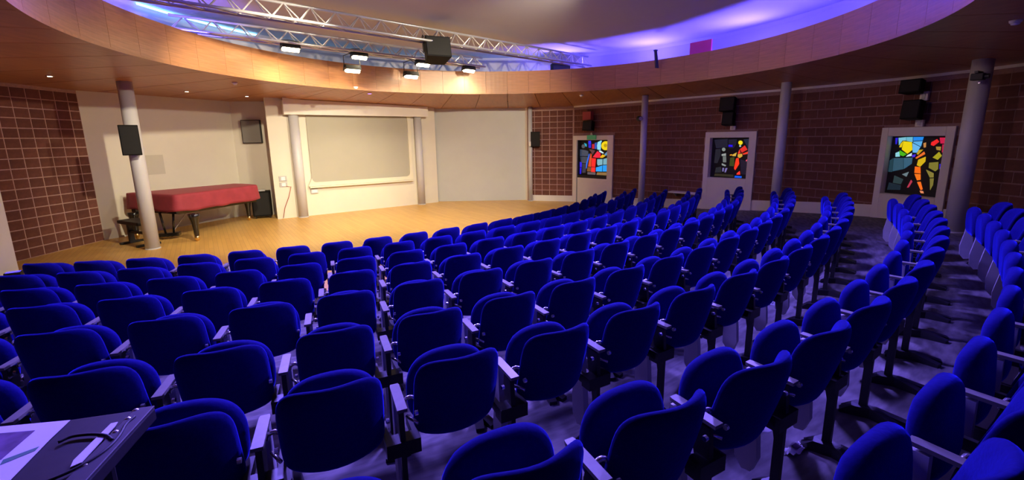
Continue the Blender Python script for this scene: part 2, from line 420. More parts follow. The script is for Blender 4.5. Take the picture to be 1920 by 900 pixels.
# ------------------------------------------------------------------ columns
def column(px, py, top_z, r, label, base=None):
    P = at_floor(px, py) if base is None else np.array([base[0], base[1], fl(*base)])
    o = thing('column', label, 'column', (P[0], P[1], P[2]))
    h = top_z - P[2]
    MB().lathe([(r, -.08), (r, h)], 24).build('shaft', 'grey_column', o, True)
    MB().lathe([(r + .012, -.05), (r + .012, .012), (r + .002, .02)], 24).build('base_ring', 'grey_column', o)
    return P
u_s = np.array(P4) - np.array(P3); u_s /= np.hypot(*u_s); n_s = np.array([u_s[1], -u_s[0]])
def scr(u, off): p = np.array(P3) + u_s * u + n_s * off; return (p[0], p[1])
cA = column(287, 466, 3.40, .125, 'grey round column with a loudspeaker in front of the covered piano')
column(0, 0, 2.935, .13, 'grey round column at the piano side of the projection screen', scr(.66, .10))
column(0, 0, 2.935, .12, 'grey round column at the partition side of the projection screen', scr(4.36, .10))
column(0, 0, 3.25, .075, 'slim pale column where the partition meets the brick wall', (.66, 14.93))
def bearing(px, py, k): # point on a pixel bearing, k metres in front of the curved wall
    s = rw_px(px, py); p, t = rw(s); D = ray(px, py); d = np.array([D[0], D[1]]); d /= np.hypot(*d); return p - d * k
cE = bearing(1205, 300, .62); column(0, 0, 3.27, .088, 'slim grey column between the stained-glass door and the dark stained-glass window', cE)
cF = bearing(1461, 300, .60); column(0, 0, 3.27, .10, 'grey column between the two stained-glass windows', cF)
cG = bearing(1811, 300, .75); column(0, 0, 3.33, .125, 'thick grey column overlapping the sun stained-glass window', cG)
# ------------------------------------------------------------------ seats
def squircle(a, b, n):
    e = max(abs(a), abs(b))
    if e < 1e-6: return a, b
    q = (abs(a / e) ** n + abs(b / e) ** n) ** (-1 / n); q = 1 + (q - 1) * e; return a * q, b * q
def cushion(fn, na=14, nb=12, k_top=4, k_bot=4, t0=.03, edge=.35):
    """closed pillow: fn(x,y)->(centre point, normal) for x,y in -1..1"""
    m = MB(); vs = []; idx = {}
    for side in (1, -1):
        for i in range(na + 1):
            for j in range(nb + 1):
                a, b = math.sin(math.pi / 2 * (-1 + 2 * i / na)), math.sin(math.pi / 2 * (-1 + 2 * j / nb))
                rim = i in (0, na) or j in (0, nb)
                if rim and side == -1: idx[side, i, j] = idx[1, i, j]; continue
                x, y = squircle(a, b, k_top if b > 0 else k_bot)
                e = max(abs(a), abs(b)); t = t0 * (1 - e ** 7) ** .5 if not rim else 0
                p, nrm = fn(x, y); vs.append(Vector(p) + Vector(nrm) * (t * side)); idx[side, i, j] = len(vs) - 1
    fs = []
    for side in (1, -1):
        for i in range(na):
            for j in range(nb):
                q = (idx[side, i, j], idx[side, i + 1, j], idx[side, i + 1, j + 1], idx[side, i, j + 1])
                fs.append(q if side == -1 else q[::-1])
    return m.add(vs, fs)
BW, BT, BB = .207, .82, .395
def back_fn(x, y):
    zz = BB + (BT - BB) * (y + 1) / 2
    yy = .105 * (1 - (y + 1) / 2) ** 1.3 + .09 * x * x - .025
    n = Vector((-.34 * x, 1, .18)).normalized()
    return (x * BW, yy, zz), n
def pan_fn(x, y):
    zz = .395 + .355 * (y + 1) / 2; w = .210 * (1 - .06 * max(0, y))
    yy = .215 + .03 * (y + 1) / 2 + .02 * x * x
    return (x * w, yy, zz), Vector((0, 1, -.07)).normalized()
MESH = {
    'backrest': cushion(back_fn, na=18, nb=16, t0=.030, k_top=4.2, k_bot=8).mesh('backrest', 'fabric', True),
    'seat_cushion': cushion(pan_fn, na=18, nb=16, t0=.045, k_top=2.5, k_bot=4.0).mesh('seat_cushion', 'fabric', True)}
SX = .275
m = MB(); m.prism([(.05, .02), (.09, .02), (.09, .30), (.14, .52), (.13, .585), (.06, .585), (.05, .45)], 'x', SX - .014, SX + .010)
m.box(SX - .075, SX + .075, .04, .11, .38, .45); MESH['stanchion'] = m.mesh('stanchion', 'black_metal')
MESH['foot'] = MB().prism([(-.17, -.03), (.15, -.03), (.15, .015), (.09, .06), (-.03, .06), (-.17, .022)], 'x', -.026, .026).mesh('foot', 'black_metal')
MESH['side_panel'] = MB().prism([(.19, .585), (.245, .585), (.25, .40), (.275, .22), (.265, .10), (.225, .05), (.18, .06), (.155, .14), (.165, .26), (.185, .42)], 'x', SX - .018, SX + .018).mesh('side_panel', 'light_metal')
MESH['armrest'] = MB().prism([(SX - .022, .03), (SX + .022, .03), (SX + .022, .235), (SX + .018, .25), (SX - .018, .25), (SX - .022, .235)], 'z', .60, .616).mesh('armrest', 'pad')
m = MB(); m.tube([(SX + .050 - .030 * math.cos(math.pi * k / 8), .13 - .002 * k, .575 + .034 * math.sin(math.pi * k / 8)) for k in range(9)], .010, 6)
MESH['tablet_hinge'] = m.mesh('tablet_hinge', 'chrome', True)
MESH['hinge_rod'] = MB().tube([(SX + .03, .12, .52), (SX + .07, .06, .51)], .008, 6).mesh('hinge_rod', 'chrome', True)
MESH['seat_bracket'] = MB().box(-.012, .012, .06, .23, .40, .45).mesh('seat_bracket', 'black_plastic')
MESH['bolt'] = MB().cyl((-.007, -.005, .575), (.007, -.005, .575), .011, n=8).mesh('bolt', 'chrome')
RR = [9.389, 10.101, 10.854, 11.584, 12.364, 13.163, 13.86, 14.639, 15.28]
TH = [.0903, .1318, .1984, .2521, .2998, .3413, .3820, .4944, .523]
KMIN = [0, 0, -1, -1, -1, -1, 0, -2, -1]; KMAX = [19, 20, 19, 19, 19, 18, 16, 13, 11]
ORD = ['', 'first', 'second', 'third', 'fourth', 'fifth', 'sixth', 'seventh', 'eighth', 'ninth', 'tenth', 'eleventh', 'twelfth', 'thirteenth', 'fourteenth', 'fifteenth', 'sixteenth', 'seventeenth', 'eighteenth', 'nineteenth', 'twentieth', 'twenty-first', 'twenty-second']
for j in range(9):
    R = RR[j]
    for k in range(KMIN[j], KMAX[j] + 1):
        a = TH[j] + k * .55 / R; x, y = XC + R * math.sin(a), YC - R * math.cos(a)
        lab = 'blue tip-up seat, %s row from the wooden stage, %s from the stained-glass wall end' % (ORD[j + 1], ORD[KMAX[j] - k + 1])
        t = thing('auditorium_seat', lab, 'seat', (x, y, fl(x, y)), a, 'blue auditorium seats in curved rows')
        for nm in ('backrest', 'seat_cushion', 'stanchion', 'side_panel', 'armrest', 'tablet_hinge', 'hinge_rod'): link(nm, MESH[nm], t)
        for s in (-1, 1):
            f = link('foot', MESH['foot'], t, (SX - .005, .03, 0), s * .28)
            f.rotation_euler[0] = -.085
            link('seat_bracket', MESH['seat_bracket'], t, (s * .212, 0, 0)); link('bolt', MESH['bolt'], t, (s * .212, .045, 0))
        if k == KMIN[j]:
            for nm in ('stanchion', 'side_panel', 'armrest'): link(nm, MESH[nm], t, (-.55, 0, 0))

# ------------------------------------------------------------------ stained-glass door and windows
GL = {}
def glass(col, e=.9):
    k = tuple(round(c, 3) for c in col) + (e,)
    if k not in GL:
        n = 'stained_glass_%d' % len(GL); mat(n, tuple(.25 * c for c in col), .2, var=.08, scale=30, emit=col, es=e); GL[k] = n
    return GL[k]
def hexc(h):
    v = [int(h[i:i + 2], 16) / 255 for i in (0, 2, 4)]
    return tuple(x / 12.92 if x <= .04045 else ((x + .055) / 1.055) ** 2.4 for x in v)
def circle(cx, cy, r, n=14): return [(cx + r * math.cos(2 * math.pi * i / n), cy + r * math.sin(2 * math.pi * i / n)) for i in range(n)]
DOOR_ART = [('4a4f58', circle(85, 240, 36)), ('1fa9c9', [(100, 180), (150, 200), (150, 250), (128, 238)]), ('2a1cf0', [(188, 140), (236, 140), (240, 205), (188, 205)]), ('2418d0', [(190, 212), (240, 212), (240, 272), (195, 268)]),
 ('c01030', [(262, 200), (306, 200), (306, 288), (262, 288)]), ('1d4fb8', [(315, 180), (352, 170), (352, 290), (315, 290)]), ('8fdcf5', [(440, 130), (372, 165), (360, 230), (368, 300), (430, 310), (436, 240), (432, 190), (450, 150)]),
 ('f2d808', circle(525, 230, 82)), ('d8f4f8', [(395, 322), (430, 318), (492, 358), (480, 374), (420, 348)]), ('5b8fb8', [(505, 385), (560, 335), (608, 290), (606, 380), (560, 405), (520, 408)]),
 ('5a3038', [(205, 300), (255, 300), (325, 320), (275, 400), (250, 350)]), ('f0103c', [(280, 442), (370, 330), (432, 372), (430, 450), (350, 452)]), ('d84a20', [(238, 370), (258, 400), (245, 625), (190, 620), (215, 470)]),
 ('ff1a1e', [(262, 460), (342, 466), (332, 620), (256, 620)]), ('f01a24', [(256, 630), (334, 630), (330, 722), (250, 718)]), ('7a4a1c', [(178, 632), (248, 634), (246, 712), (168, 712)]), ('e8b814', [(428, 432), (470, 388), (528, 412), (475, 450), (435, 452)]),
 ('3a4358', [(20, 300), (105, 310), (185, 330), (185, 425), (20, 428)]), ('343c50', [(20, 440), (180, 438), (155, 560), (45, 562)]), ('3a2cf0', [(20, 540), (58, 542), (56, 640), (14, 640)]), ('3022e0', [(14, 652), (54, 650), (42, 772), (8, 772)]),
 ('2f6cf0', [(205, 375), (216, 400), (175, 560), (158, 660), (148, 660), (150, 560)]), ('1c2440', [(70, 575), (150, 572), (140, 740), (70, 745)]), ('7fb6c4', [(372, 478), (470, 474), (470, 578), (385, 596), (370, 560)]), ('74aec0', [(486, 472), (602, 440), (602, 568), (486, 576)]),
 ('12a4ff', [(350, 632), (470, 592), (470, 702), (350, 704)]), ('0f9cf8', [(482, 588), (598, 578), (596, 694), (482, 702)]), ('8a6a40', [(375, 722), (590, 712), (586, 772), (360, 776)]), ('5a5058', [(180, 725), (340, 728), (340, 772), (180, 776)])]
DARK_ART = [('f0e01c', circle(618, 205, 36)), ('b8c8c8', circle(611, 260, 16, 8)), ('e03028', [(608, 312), (690, 250), (732, 320), (640, 372)]), ('e83a24', [(648, 388), (752, 345), (756, 386), (662, 406)]), ('d8a83c', [(572, 400), (640, 388), (648, 430), (602, 462), (568, 442)]),
 ('f04028', [(572, 382), (600, 320), (616, 378), (580, 396)]), ('ff3a1c', [(540, 470), (582, 458), (592, 560), (522, 672), (502, 640)]), ('f83a2c', [(550, 722), (600, 680), (606, 742), (544, 746)]), ('d8b044', [(470, 412), (552, 368), (532, 432), (482, 432)]), ('e8a020', [(428, 412), (465, 398), (466, 424), (435, 422)]),
 ('1060f8', [(515, 766), (632, 770), (626, 802), (508, 800)]), ('808c88', circle(325, 320, 31)), ('98a09c', [(288, 402), (362, 385), (362, 430), (288, 432)]), ('6c7470', [(308, 440), (366, 436), (366, 542), (308, 542)]), ('8a9490', [(288, 560), (362, 590), (350, 612), (288, 592)]),
 ('7a70b0', [(298, 640), (328, 640), (312, 704), (294, 702)]), ('7a70b0', [(352, 640), (388, 640), (352, 718), (334, 712)]), ('2a10e8', [(412, 238), (482, 240), (482, 276), (412, 274)]), ('3a4418', [(440, 460), (512, 448), (502, 604), (420, 602)]), ('f05878', [(708, 492), (746, 464), (742, 500), (704, 518)]),
 ('14182e', [(160, 150), (400, 140), (396, 280), (190, 300)]), ('10142c', [(415, 150), (560, 145), (550, 230), (500, 300), (420, 300), (420, 285), (490, 280), (490, 230), (415, 230)]), ('16243a', [(670, 150), (770, 140), (750, 330), (720, 250)]), ('181c2a', [(180, 320), (270, 310), (270, 420), (210, 560), (150, 560)]),
 ('20242e', [(180, 640), (270, 620), (280, 720), (160, 730)]), ('1a1428', [(610, 480), (740, 520), (700, 740), (620, 740)]), ('302c20', [(160, 745), (490, 750), (490, 790), (140, 785)])]
SUN_ART = [('7cc4d8', [(290, 150), (380, 142), (380, 182), (335, 182), (292, 235)]), ('6cbcd4', [(388, 142), (462, 140), (458, 200), (388, 185)]), ('1c8cf0', [(472, 140), (592, 136), (578, 180), (470, 186)]), ('5cb4f0', [(470, 194), (575, 188), (555, 250), (468, 205)]), ('68bcf4', [(460, 212), (548, 256), (505, 322), (458, 320)]),
 ('f4d80c', [(352, 190), (450, 200), (452, 290), (392, 336), (326, 286)]), ('e8c810', [(312, 222), (346, 188), (322, 262), (294, 262)]), ('48b818', [(300, 298), (382, 342), (340, 366), (295, 352)]), ('90d8e4', [(246, 330), (290, 312), (296, 372), (244, 376)]), ('d0ecf4', [(395, 352), (446, 326), (440, 362), (375, 372)]),
 ('2a20d8', [(252, 150), (280, 150), (262, 225), (248, 225)]), ('4a28e0', [(450, 350), (492, 340), (480, 372), (450, 376)]), ('2e5468', [(222, 392), (340, 386), (335, 520), (200, 552)]), ('34607a', [(348, 386), (452, 380), (440, 452), (344, 516)]), ('24404c', [(150, 420), (214, 392), (192, 560), (126, 560)]),
 ('f02428', [(678, 202), (742, 166), (764, 196), (702, 242), (672, 232)]), ('c81c48', [(772, 150), (888, 150), (865, 215), (780, 215)]), ('b81c48', [(800, 225), (862, 225), (832, 332), (792, 312)]), ('f0702c', [(488, 382), (592, 308), (602, 336), (500, 392)]), ('c8a020', [(505, 335), (530, 290), (580, 285), (520, 345)]),
 ('d8b418', [(522, 402), (608, 366), (602, 420), (540, 482), (503, 466)]), ('ff7018', [(480, 482), (542, 486), (542, 560), (472, 556)]), ('ff7a1c', [(472, 568), (542, 568), (540, 632), (500, 642)]), ('ff7420', [(500, 660), (540, 654), (562, 740), (540, 752)]), ('f09060', [(528, 760), (566, 760), (572, 786), (540, 786)]),
 ('c88848', [(588, 212), (616, 204), (612, 258), (590, 262)]), ('a88438', [(728, 250), (782, 250), (776, 292), (734, 286)]), ('a8a020', [(688, 372), (760, 308), (788, 350), (742, 396)]), ('807830', [(648, 432), (748, 420), (742, 500), (712, 526), (640, 490)]), ('8a7e38', [(608, 512), (692, 548), (690, 596), (650, 600)]), ('7e7434', [(650, 610), (692, 605), (682, 680), (648, 742)]),
 ('3420c8', [(762, 442), (800, 442), (806, 492), (760, 500)]), ('3a3cff', [(808, 505), (836, 498), (834, 562), (762, 562)]), ('6c8088', [(318, 582), (402, 548), (372, 606)]), ('b83850', [(428, 640), (442, 660), (396, 732), (374, 736)]), ('2a3c40', [(222, 600), (332, 640), (300, 700), (200, 690)]), ('1c2834', [(150, 690), (300, 712), (290, 770), (120, 780)])]
def window(name, s0, s1, z_top, g0, g1, gz0, gz1, art, norm, door=False):
    """g0,g1: glass edges as fractions of the width; norm(x,y)->u,v in 0..1 of the glass"""
    pa, _ = rw(s0); pb, _ = rw(s1); mid = (pa + pb) / 2; d = pb - pa; W = float(np.hypot(*d)); fz = fl(*mid)
    o = struct(link(name, None, None, (mid[0], mid[1], fz), math.atan2(d[1], d[0])))
    H, b0, b1 = z_top - fz, gz0 - fz, gz1 - fz; x0, x1 = -W / 2 + g0 * W, -W / 2 + g1 * W
    for nm, a in (('jamb', (-W / 2, x0, -.06, .17, -.15, H)), ('jamb', (x1, W / 2, -.06, .17, -.15, H)), ('head', (x0, x1, -.06, .17, b1, H))):
        MB().box(*a).build(nm, 'white_paint', o, bevel=.006)
    if door:
        MB().box(x0 + .03, x1 - .006, -.035, .03, -.1, b0 - .09).build('door_panel', 'white_paint', o, bevel=.008)
        MB().box(x0, x0 + .03, .0, .12, -.1, b1).build('shadow_gap', 'lead', o)
        MB().box(x0 + .03, x1, -.03, .1, b0 - .09, b0 - .0).build('lock_rail', 'lead', o)
        MB().box(x0 + .03, x1, .03, .12, -.1, b0).build('door_core', 'lead', o)
    else:
        MB().box(x0, x1, -.06, .17, -.15, b0).build('sill_panel', 'white_paint', o, bevel=.006)
    MB().box(x0, x1, .11, .16, b0, b1).build('leading', 'lead', o)
    def P(x, y):
        u, v = norm(x, y); u = min(.985, max(.015, u)); v = min(.985, max(.015, v)); return (x0 + (x1 - x0) * u, b1 - (b1 - b0) * v)
    for col, poly in art:
        q = [P(*p) for p in poly]
        MB().prism(q, 'y', .098, .112).build('pane', glass(hexc(col)), o)
    if art is DOOR_ART: MB().prism([P(*p) for p in circle(525, 225, 32)], 'y', .090, .099).build('pane', glass(hexc('b89808')), o)
    return o
window('door_1', sD0, sD1, wz(1112, 254), .10, .865, wz(1110, 329), wz(1110, 262.5), DOOR_ART, lambda x, y: ((x - 4) / 606, (y - 125) / 655), True)
window('window_1', sA0, sA1, wz(1373, 247), .10, .865, wz(1364, 334), wz(1372, 258), DARK_ART, lambda x, y: ((x - 130 + (y - 118) * .095) / 672, (y - 118) / 690))
window('window_2', sB0, sB1, wz(1728, 238), .10, .885, wz(1700, 366), wz(1728, 255), SUN_ART, lambda x, y: ((x - 215 + (y - 130) * .19) / 672, (y - 130) / 690))

# ------------------------------------------------------------------ loudspeakers and fittings
def speaker(name, label, loc, rz, w, d, h, tilt=0., bracket=True, group=None, mount=None):
    o = thing(name, label, 'loudspeaker', loc, rz, group)          # local -y is the front
    o.rotation_euler[0] = tilt
    poly = [(-w / 2, -d / 2), (w / 2, -d / 2), (w / 2 * .78, d / 2), (-w / 2 * .78, d / 2)]
    MB().prism(poly, 'z', -h / 2, h / 2).build('cabinet', 'speaker_black', o, bevel=.01)
    MB().box(-w / 2 + .015, w / 2 - .015, -d / 2 - .012, -d / 2 + .005, -h / 2 + .02, h / 2 - .02).build('grille', 'speaker_grille', o, bevel=.006)
    if bracket:
        for z in (-h * .42, h * .42): MB().box(-.03, .03, d / 2 - .04, d / 2 + .08, z - .012, z + .012).build('bracket', 'light_metal', o)
    return o
def yaw_to(p, q): return math.atan2(q[0] - p[0], -(q[1] - p[1]))     # local -y towards q
def z_at(px, py, p): D = ray(px, py); return CZ + D[2] * math.hypot(p[0], p[1]) / math.hypot(D[0], D[1])
d = cA[:2] / np.hypot(*cA[:2]); pA = cA[:2] - d * .25 + np.array([-.05, -.03])
speaker('column_speaker', 'black loudspeaker strapped to the column in front of the piano', (pA[0], pA[1], z_at(243, 263, pA)), yaw_to(pA, (-3, 3)), .30, .22, .58)
pD = np.array([.85, 14.84]); speaker('column_speaker', 'black loudspeaker on the slim column beside the partition', (pD[0], pD[1], z_at(1007, 261, pD)), yaw_to(pD, (-2, 3)), .32, .20, .50)
MB().box(-.05, .05, -.04, .04, -.08, .08).build('x', 'white_paint')
o = bpy.data.objects['x']; o.name = 'junction_box'; o.location = (.66, 14.82, z_at(995, 270, (.66, 14.8))); tag(o, 'small white junction box on the slim column beside the partition', 'box')
def wall_pt(px, py, off):
    s = rw_px(px, py); p, t = rw(s); n = np.array([t[1], -t[0]]); q = p + n * off; return q, z_at(px, py, q), math.atan2(t[1], t[0])
for px, py, w_, h_, nm, lab in [(1373, 196, .36, .34, 'wall_speaker', 'upper black loudspeaker above the dark stained-glass window'), (1374, 223, .27, .32, 'wall_speaker', 'lower black loudspeaker above the dark stained-glass window'),
        (1725, 162, .32, .24, 'wall_speaker', 'upper black loudspeaker above the sun stained-glass window'), (1726, 206, .28, .34, 'wall_speaker', 'lower black loudspeaker above the sun stained-glass window'),
        (1112, 236, .36, .30, 'wall_speaker', 'black loudspeaker above the stained-glass door')]:
    q, z, rz = wall_pt(px, py, .22); speaker(nm, lab, (q[0], q[1], z), rz, w_, .22, h_, tilt=-.12)
q, z, rz = wall_pt(1108, 217, .16); o = thing('warning_lamp_box', 'red box above the black loudspeaker over the door', 'box', (q[0], q[1], z), rz)
MB().box(-.16, .16, -.08, .08, -.13, .13).build('housing', 'red_box', o, bevel=.01); MB().box(-.03, .03, .06, .12, -.02, .02).build('bracket', 'light_metal', o)
q, z, rz = wall_pt(1112, 257.5, .085); o = thing('exit_sign', 'small green exit sign on top of the door frame', 'sign', (q[0], q[1], z), rz)
MB().box(-.17, .17, -.02, .02, -.07, .07).build('sign_plate', 'green_sign', o, bevel=.005); MB().prism([(-.05, .07), (.05, .07), (.02, .15), (-.02, .15)], 'y', -.015, .015).build('hanger', 'light_metal', o)
for px, py, h_, lab in [(1376, 240, .10, 'white cable box under the loudspeakers above the dark window'), (1728, 231, .12, 'white cable box under the loudspeakers above the sun window'), (1737, 180, .16, 'white bracket between the loudspeakers above the sun window'), (1378, 184, .05, 'white bracket over the loudspeakers above the dark window')]:
    q, z, rz = wall_pt(px, py, .05); o = thing('cable_box', lab, 'box', (q[0], q[1], z), rz)
    MB().box(-.06, .06, -.035, .03, -h_ / 2, h_ / 2).build('cover', 'white_paint', o, bevel=.006); MB().box(-.025, .025, -.045, -.03, -h_ / 3, h_ / 3).build('lid', 'light_metal', o)
q, z, rz = wall_pt(1288, 361.5, .16); o = thing('wall_shelf', 'narrow white shelf on the brick wall below the dark window side', 'shelf', (q[0], q[1], z), rz)
MB().box(-.42, .42, -.12, .15, -.018, .018).build('board', 'white_paint', o, bevel=.004)
for x in (-.3, .3): MB().prism([(.15, -.02), (.15, -.14), (-.05, -.02)], 'x', x - .01, x + .01).build('bracket', 'light_metal', o)
pe = cE - cE / np.hypot(*cE) * .10 + np.array([-.12, .0]); o = thing('spotlight', 'small black spotlight clamped to the column beside the stained-glass door', 'spotlight', (pe[0], pe[1], z_at(1198, 222, pe)), .3)
MB().cyl((0, .06, 0), (-.05, -.10, -.01), .075, .06, 14).build('lamp_body', 'black_plastic', o, True); MB().cyl((-.05, -.10, -.01), (-.053, -.112, -.011), .05, n=14).build('lens', 'chrome', o); MB().box(0, .14, -.01, .02, -.01, .01).build('clamp', 'light_metal', o)
pg = cG - cG / np.hypot(*cG) * .20 + np.array([-.02, .0]); o = thing('camera_fixture', 'black camera clamped high on the thick column by the sun window', 'camera', (pg[0], pg[1], z_at(1822, 146, pg)), .5)
MB().box(-.15, -.02, -.08, .06, -.05, .05).build('camera_body', 'black_plastic', o, bevel=.01); MB().cyl((-.085, -.08, 0), (-.085, -.13, 0), .035, n=12).build('lens', 'black_metal', o); MB().box(-.16, .06, -.02, .02, .055, .085).build('arm', 'black_metal', o)
for z in (.02, -.075): MB().cyl((.03, .0, z), (.10, -.0, z), .014, n=8).build('clamp_bolt', 'chrome', o)

# ------------------------------------------------------------------ stage wall: screen, housing, plates
rs = math.atan2(u_s[1], u_s[0])
def on_screen_wall(u, z=0.): p = np.array(P3) + u_s * u; return (p[0], p[1], z)
o = thing('projection_screen', 'grey projection screen in a cream rounded frame on the stage wall', 'screen', on_screen_wall(2.5, 0), rs)
x0, x1, z0, z1, rr = -1.62, 1.62, .87, 2.935, .12
def rounded(x0, x1, z0, z1, r, n=6):
    P = []
    for cx, cz, a0 in ((x0 + r, z0 + r, math.pi), (x1 - r, z0 + r, 1.5 * math.pi)):
        P += [(cx + r * math.cos(a0 + .5 * math.pi * i / n), cz + r * math.sin(a0 + .5 * math.pi * i / n)) for i in range(n + 1)]
    return P + [(x1, z1), (x0, z1)]
inn, out = rounded(x0 + .11, x1 - .11, z0 + .11, z1, rr), rounded(x0, x1, z0, z1, .02)
n = len(inn); m = MB(); vs = []
for q, y in ((out, -.02), (out, -.08), (inn, -.08), (inn, -.035)): vs += [(x, y, z) for x, z in q]
fs = []
for L_ in range(3):
    for i in range(n - 1): fs.append((L_ * n + i, L_ * n + i + 1, (L_ + 1) * n + i + 1, (L_ + 1) * n + i))
m.add(vs, fs).build('frame', 'screen_frame', o)
MB().prism(inn, 'y', -.045, -.02).build('screen_surface', 'screen_grey', o)
MB().box(x0 + .02, x1 - .02, -.13, -.02, z0 - .05, z0 - .005).build('pen_tray', 'screen_frame', o, bevel=.008)
o = thing('screen_housing', 'long pale pelmet box above the projection screen', 'pelmet', on_screen_wall(2.53, 0), rs)
def soffit_h(x, y):
    r = math.hypot(x - RC[0], y - RC[1]); Ro = outline_hit(math.atan2(y - RC[1], x - RC[0])) + .14
    return ZB + (soffit_z(RC[0] + (x - RC[0]) * Ro / r, RC[1] + (y - RC[1]) * Ro / r) + .02 - ZB) * (r - RF) / (Ro - RF)
hp = [(x, min(soffit_h(*(np.array(P3) + u_s * (2.53 + x) + n_s * .30)), soffit_h(*(np.array(P3) + u_s * (2.53 + x) + n_s * .28))) - .012) for x in np.linspace(2.13, -2.13, 9)]
MB().prism([(-2.13, 2.90), (2.13, 2.90)] + hp, 'y', -.30, -.28).build('front_board', 'white_paint', o)
for x, q in ((-2.13, 8), (2.11, 0)): MB().box(x, x + .02, -.28, -.01, 2.90, min(hp[q][1] - .06, soffit_h(*(np.array(P3) + u_s * (2.53 + x) + n_s * .01)) - .03)).build('end_board', 'white_paint', o)
MB().box(-2.11, 2.11, -.28, -.02, 2.94, 2.96).build('bottom_board', 'white_paint', o)
for z, h_, lab in ((1.14, .15, 'upper white switch plate on the stage wall beside the screen column'), (.97, .13, 'lower white socket box on the stage wall beside the screen column')):
    o = thing('switch_plate', lab, 'switch', on_screen_wall(.24, z), rs)
    MB().box(-.10, .10, -.022, -.001, -h_ / 2, h_ / 2).build('plate', 'light_metal', o, bevel=.004); MB().box(-.05, .05, -.034, -.02, -h_ / 3, h_ / 3).build('rocker', 'paper', o, bevel=.004)
o = thing('control_box', 'small grey-edged control box under the projection screen', 'box', on_screen_wall(1.03, .72), rs)
MB().box(-.10, .10, -.05, -.001, -.06, .06).build('case', 'grey_column', o, bevel=.005); MB().box(-.07, .07, -.058, -.048, -.04, .04).build('cover', 'paper', o)
tag(MB().tube([(*(scr(.30, .02)), .92), (*(scr(.42, .035)), .90), (*(scr(.34, .04)), .62), (*(scr(.20, .04)), .3), (*(scr(.14, .05)), .03)], .008, 6).build('power_cable', 'red_box', smooth=True), 'thin reddish cable hanging from the white socket box to the floor', 'cable')
# niche panel, notice on the piano wall
un = np.array(P2) - np.array(P1); un /= np.hypot(*un); q = on_vplane(474, 247, P1, un)
o = thing('niche_panel', 'dark grey square panel hanging in the niche beside the screen wall', 'panel', (q[0] - un[1] * -.02, q[1] - un[0] * .02, q[2]), math.atan2(un[1], un[0]))
MB().box(-.26, .26, -.09, -.0, -.33, .33).build('body', 'black_plastic', o, bevel=.01); MB().box(-.24, .24, -.10, -.088, -.31, .31).build('face', 'panel_grey', o)
up = np.array(P1) - np.array(L3); up /= np.hypot(*up); q = on_vplane(287, 309, L3, up)
tag(MB().box(-.24, .24, -.012, -.001, -.24, .24).build('wall_plate', 'plate_beige'), 'pale square cover plate on the wall above the piano', 'panel')
o = bpy.data.objects['wall_plate']; o.location = tuple(q); o.rotation_euler = (0, 0, math.atan2(up[1], up[0]))

# ------------------------------------------------------------------ piano, bench, cabinet
K1, K2, T1, T2 = np.array([-9.0, 9.98]), np.array([-7.42, 9.42]), np.array([-6.78, 11.42]), np.array([-7.75, 11.95])
def bez(a, b, c, d, n): return [((1 - t) ** 3) * a + 3 * t * (1 - t) ** 2 * b + 3 * t * t * (1 - t) * c + t ** 3 * d for t in [i / n for i in range(n)]]
ctr = (K1 + K2 + T1 + T2) / 4
outl = bez(K1, K1 + (K2 - K1) / 3, K1 + (K2 - K1) * 2 / 3, K2, 12) + bez(K2, K2 + (T1 - K2) * .35 + np.array([.06, -.02]), K2 + (T1 - K2) * .6, T1, 16) + bez(T1, T1 + np.array([.02, .16]), T2 + np.array([.22, .06]), T2, 8) + bez(T2, T2 + (K1 - T2) * .33, T2 + (K1 - T2) * .66, K1, 12)
base = np.array([ctr[0], ctr[1]])
pia = thing('grand_piano', 'grand piano under a dark red cover against the cream wall', 'piano', (base[0], base[1], 0))
def loops(levels, name, m, parent, cap=True, smooth=True):
    vs = []; fs = []; n = len(outl)
    for k, (z, off, wav) in enumerate(levels):
        for i, p in enumerate(outl):
            t = outl[(i + 1) % n] - outl[i - 1]; t = t / np.hypot(*t); nn = np.array([t[1], -t[0]])
            q = p - base + nn * (off + wav * math.sin(i * 1.9 + 1.3 * math.sin(i * .7))); vs.append((q[0], q[1], z + (wav * .9 * math.sin(i * 1.15) if wav else 0)))
    for k in range(len(levels) - 1):
        for i in range(n): fs.append((k * n + i, k * n + (i + 1) % n, (k + 1) * n + (i + 1) % n, (k + 1) * n + i))
    if cap: fs += [tuple(range(n))[::-1], tuple(range((len(levels) - 1) * n, len(levels) * n))]
    return MB().add(vs, fs).build(name, m, parent, smooth)
loops([(.60, -.06, 0), (.93, -.06, 0)], 'case', 'piano_black', pia, True, False)
cover = loops([(.665, .035, .018), (.72, .03, .012), (.85, .012, .006), (.98, 0, 0), (1.03, -.008, 0), (1.045, -.025, 0), (1.05, -.12, 0)], 'cover', 'red_cloth', pia)
def piano_leg(px, py):
    P = at_floor(px, py); P = P[:2] - base
    lg = link('leg', None, pia, (P[0], P[1], 0)); leg_m = MB()
    leg_m.lathe([(.045, .10), (.05, .16), (.055, .30), (.075, .45), (.10, .54), (.12, .62)], 8); o = leg_m.build('leg_post', 'piano_black', lg, True)
    MB().lathe([(.035, .03), (.05, .05), (.05, .11), (.03, .13)], 12).build('caster_socket', 'brass', lg, True)
    MB().cyl((-.018, 0, .032), (.018, 0, .032), .032, n=14).build('caster_wheel', 'brass', lg)
for p in ((371, 452), (468, 413), (258, 447)): piano_leg(*p)
P = at_floor(320, 447); P = P[:2] - base; ly = link('pedal_lyre', None, pia, (P[0], P[1], 0), .35)
for x in (-.13, .13): MB().cyl((x * .6, 0, .14), (x, 0, .62), .022, .026, 8).build('lyre_post', 'piano_black', ly, True)
MB().box(-.20, .20, -.09, .08, .06, .14).build('pedal_box', 'piano_black', ly, bevel=.01)
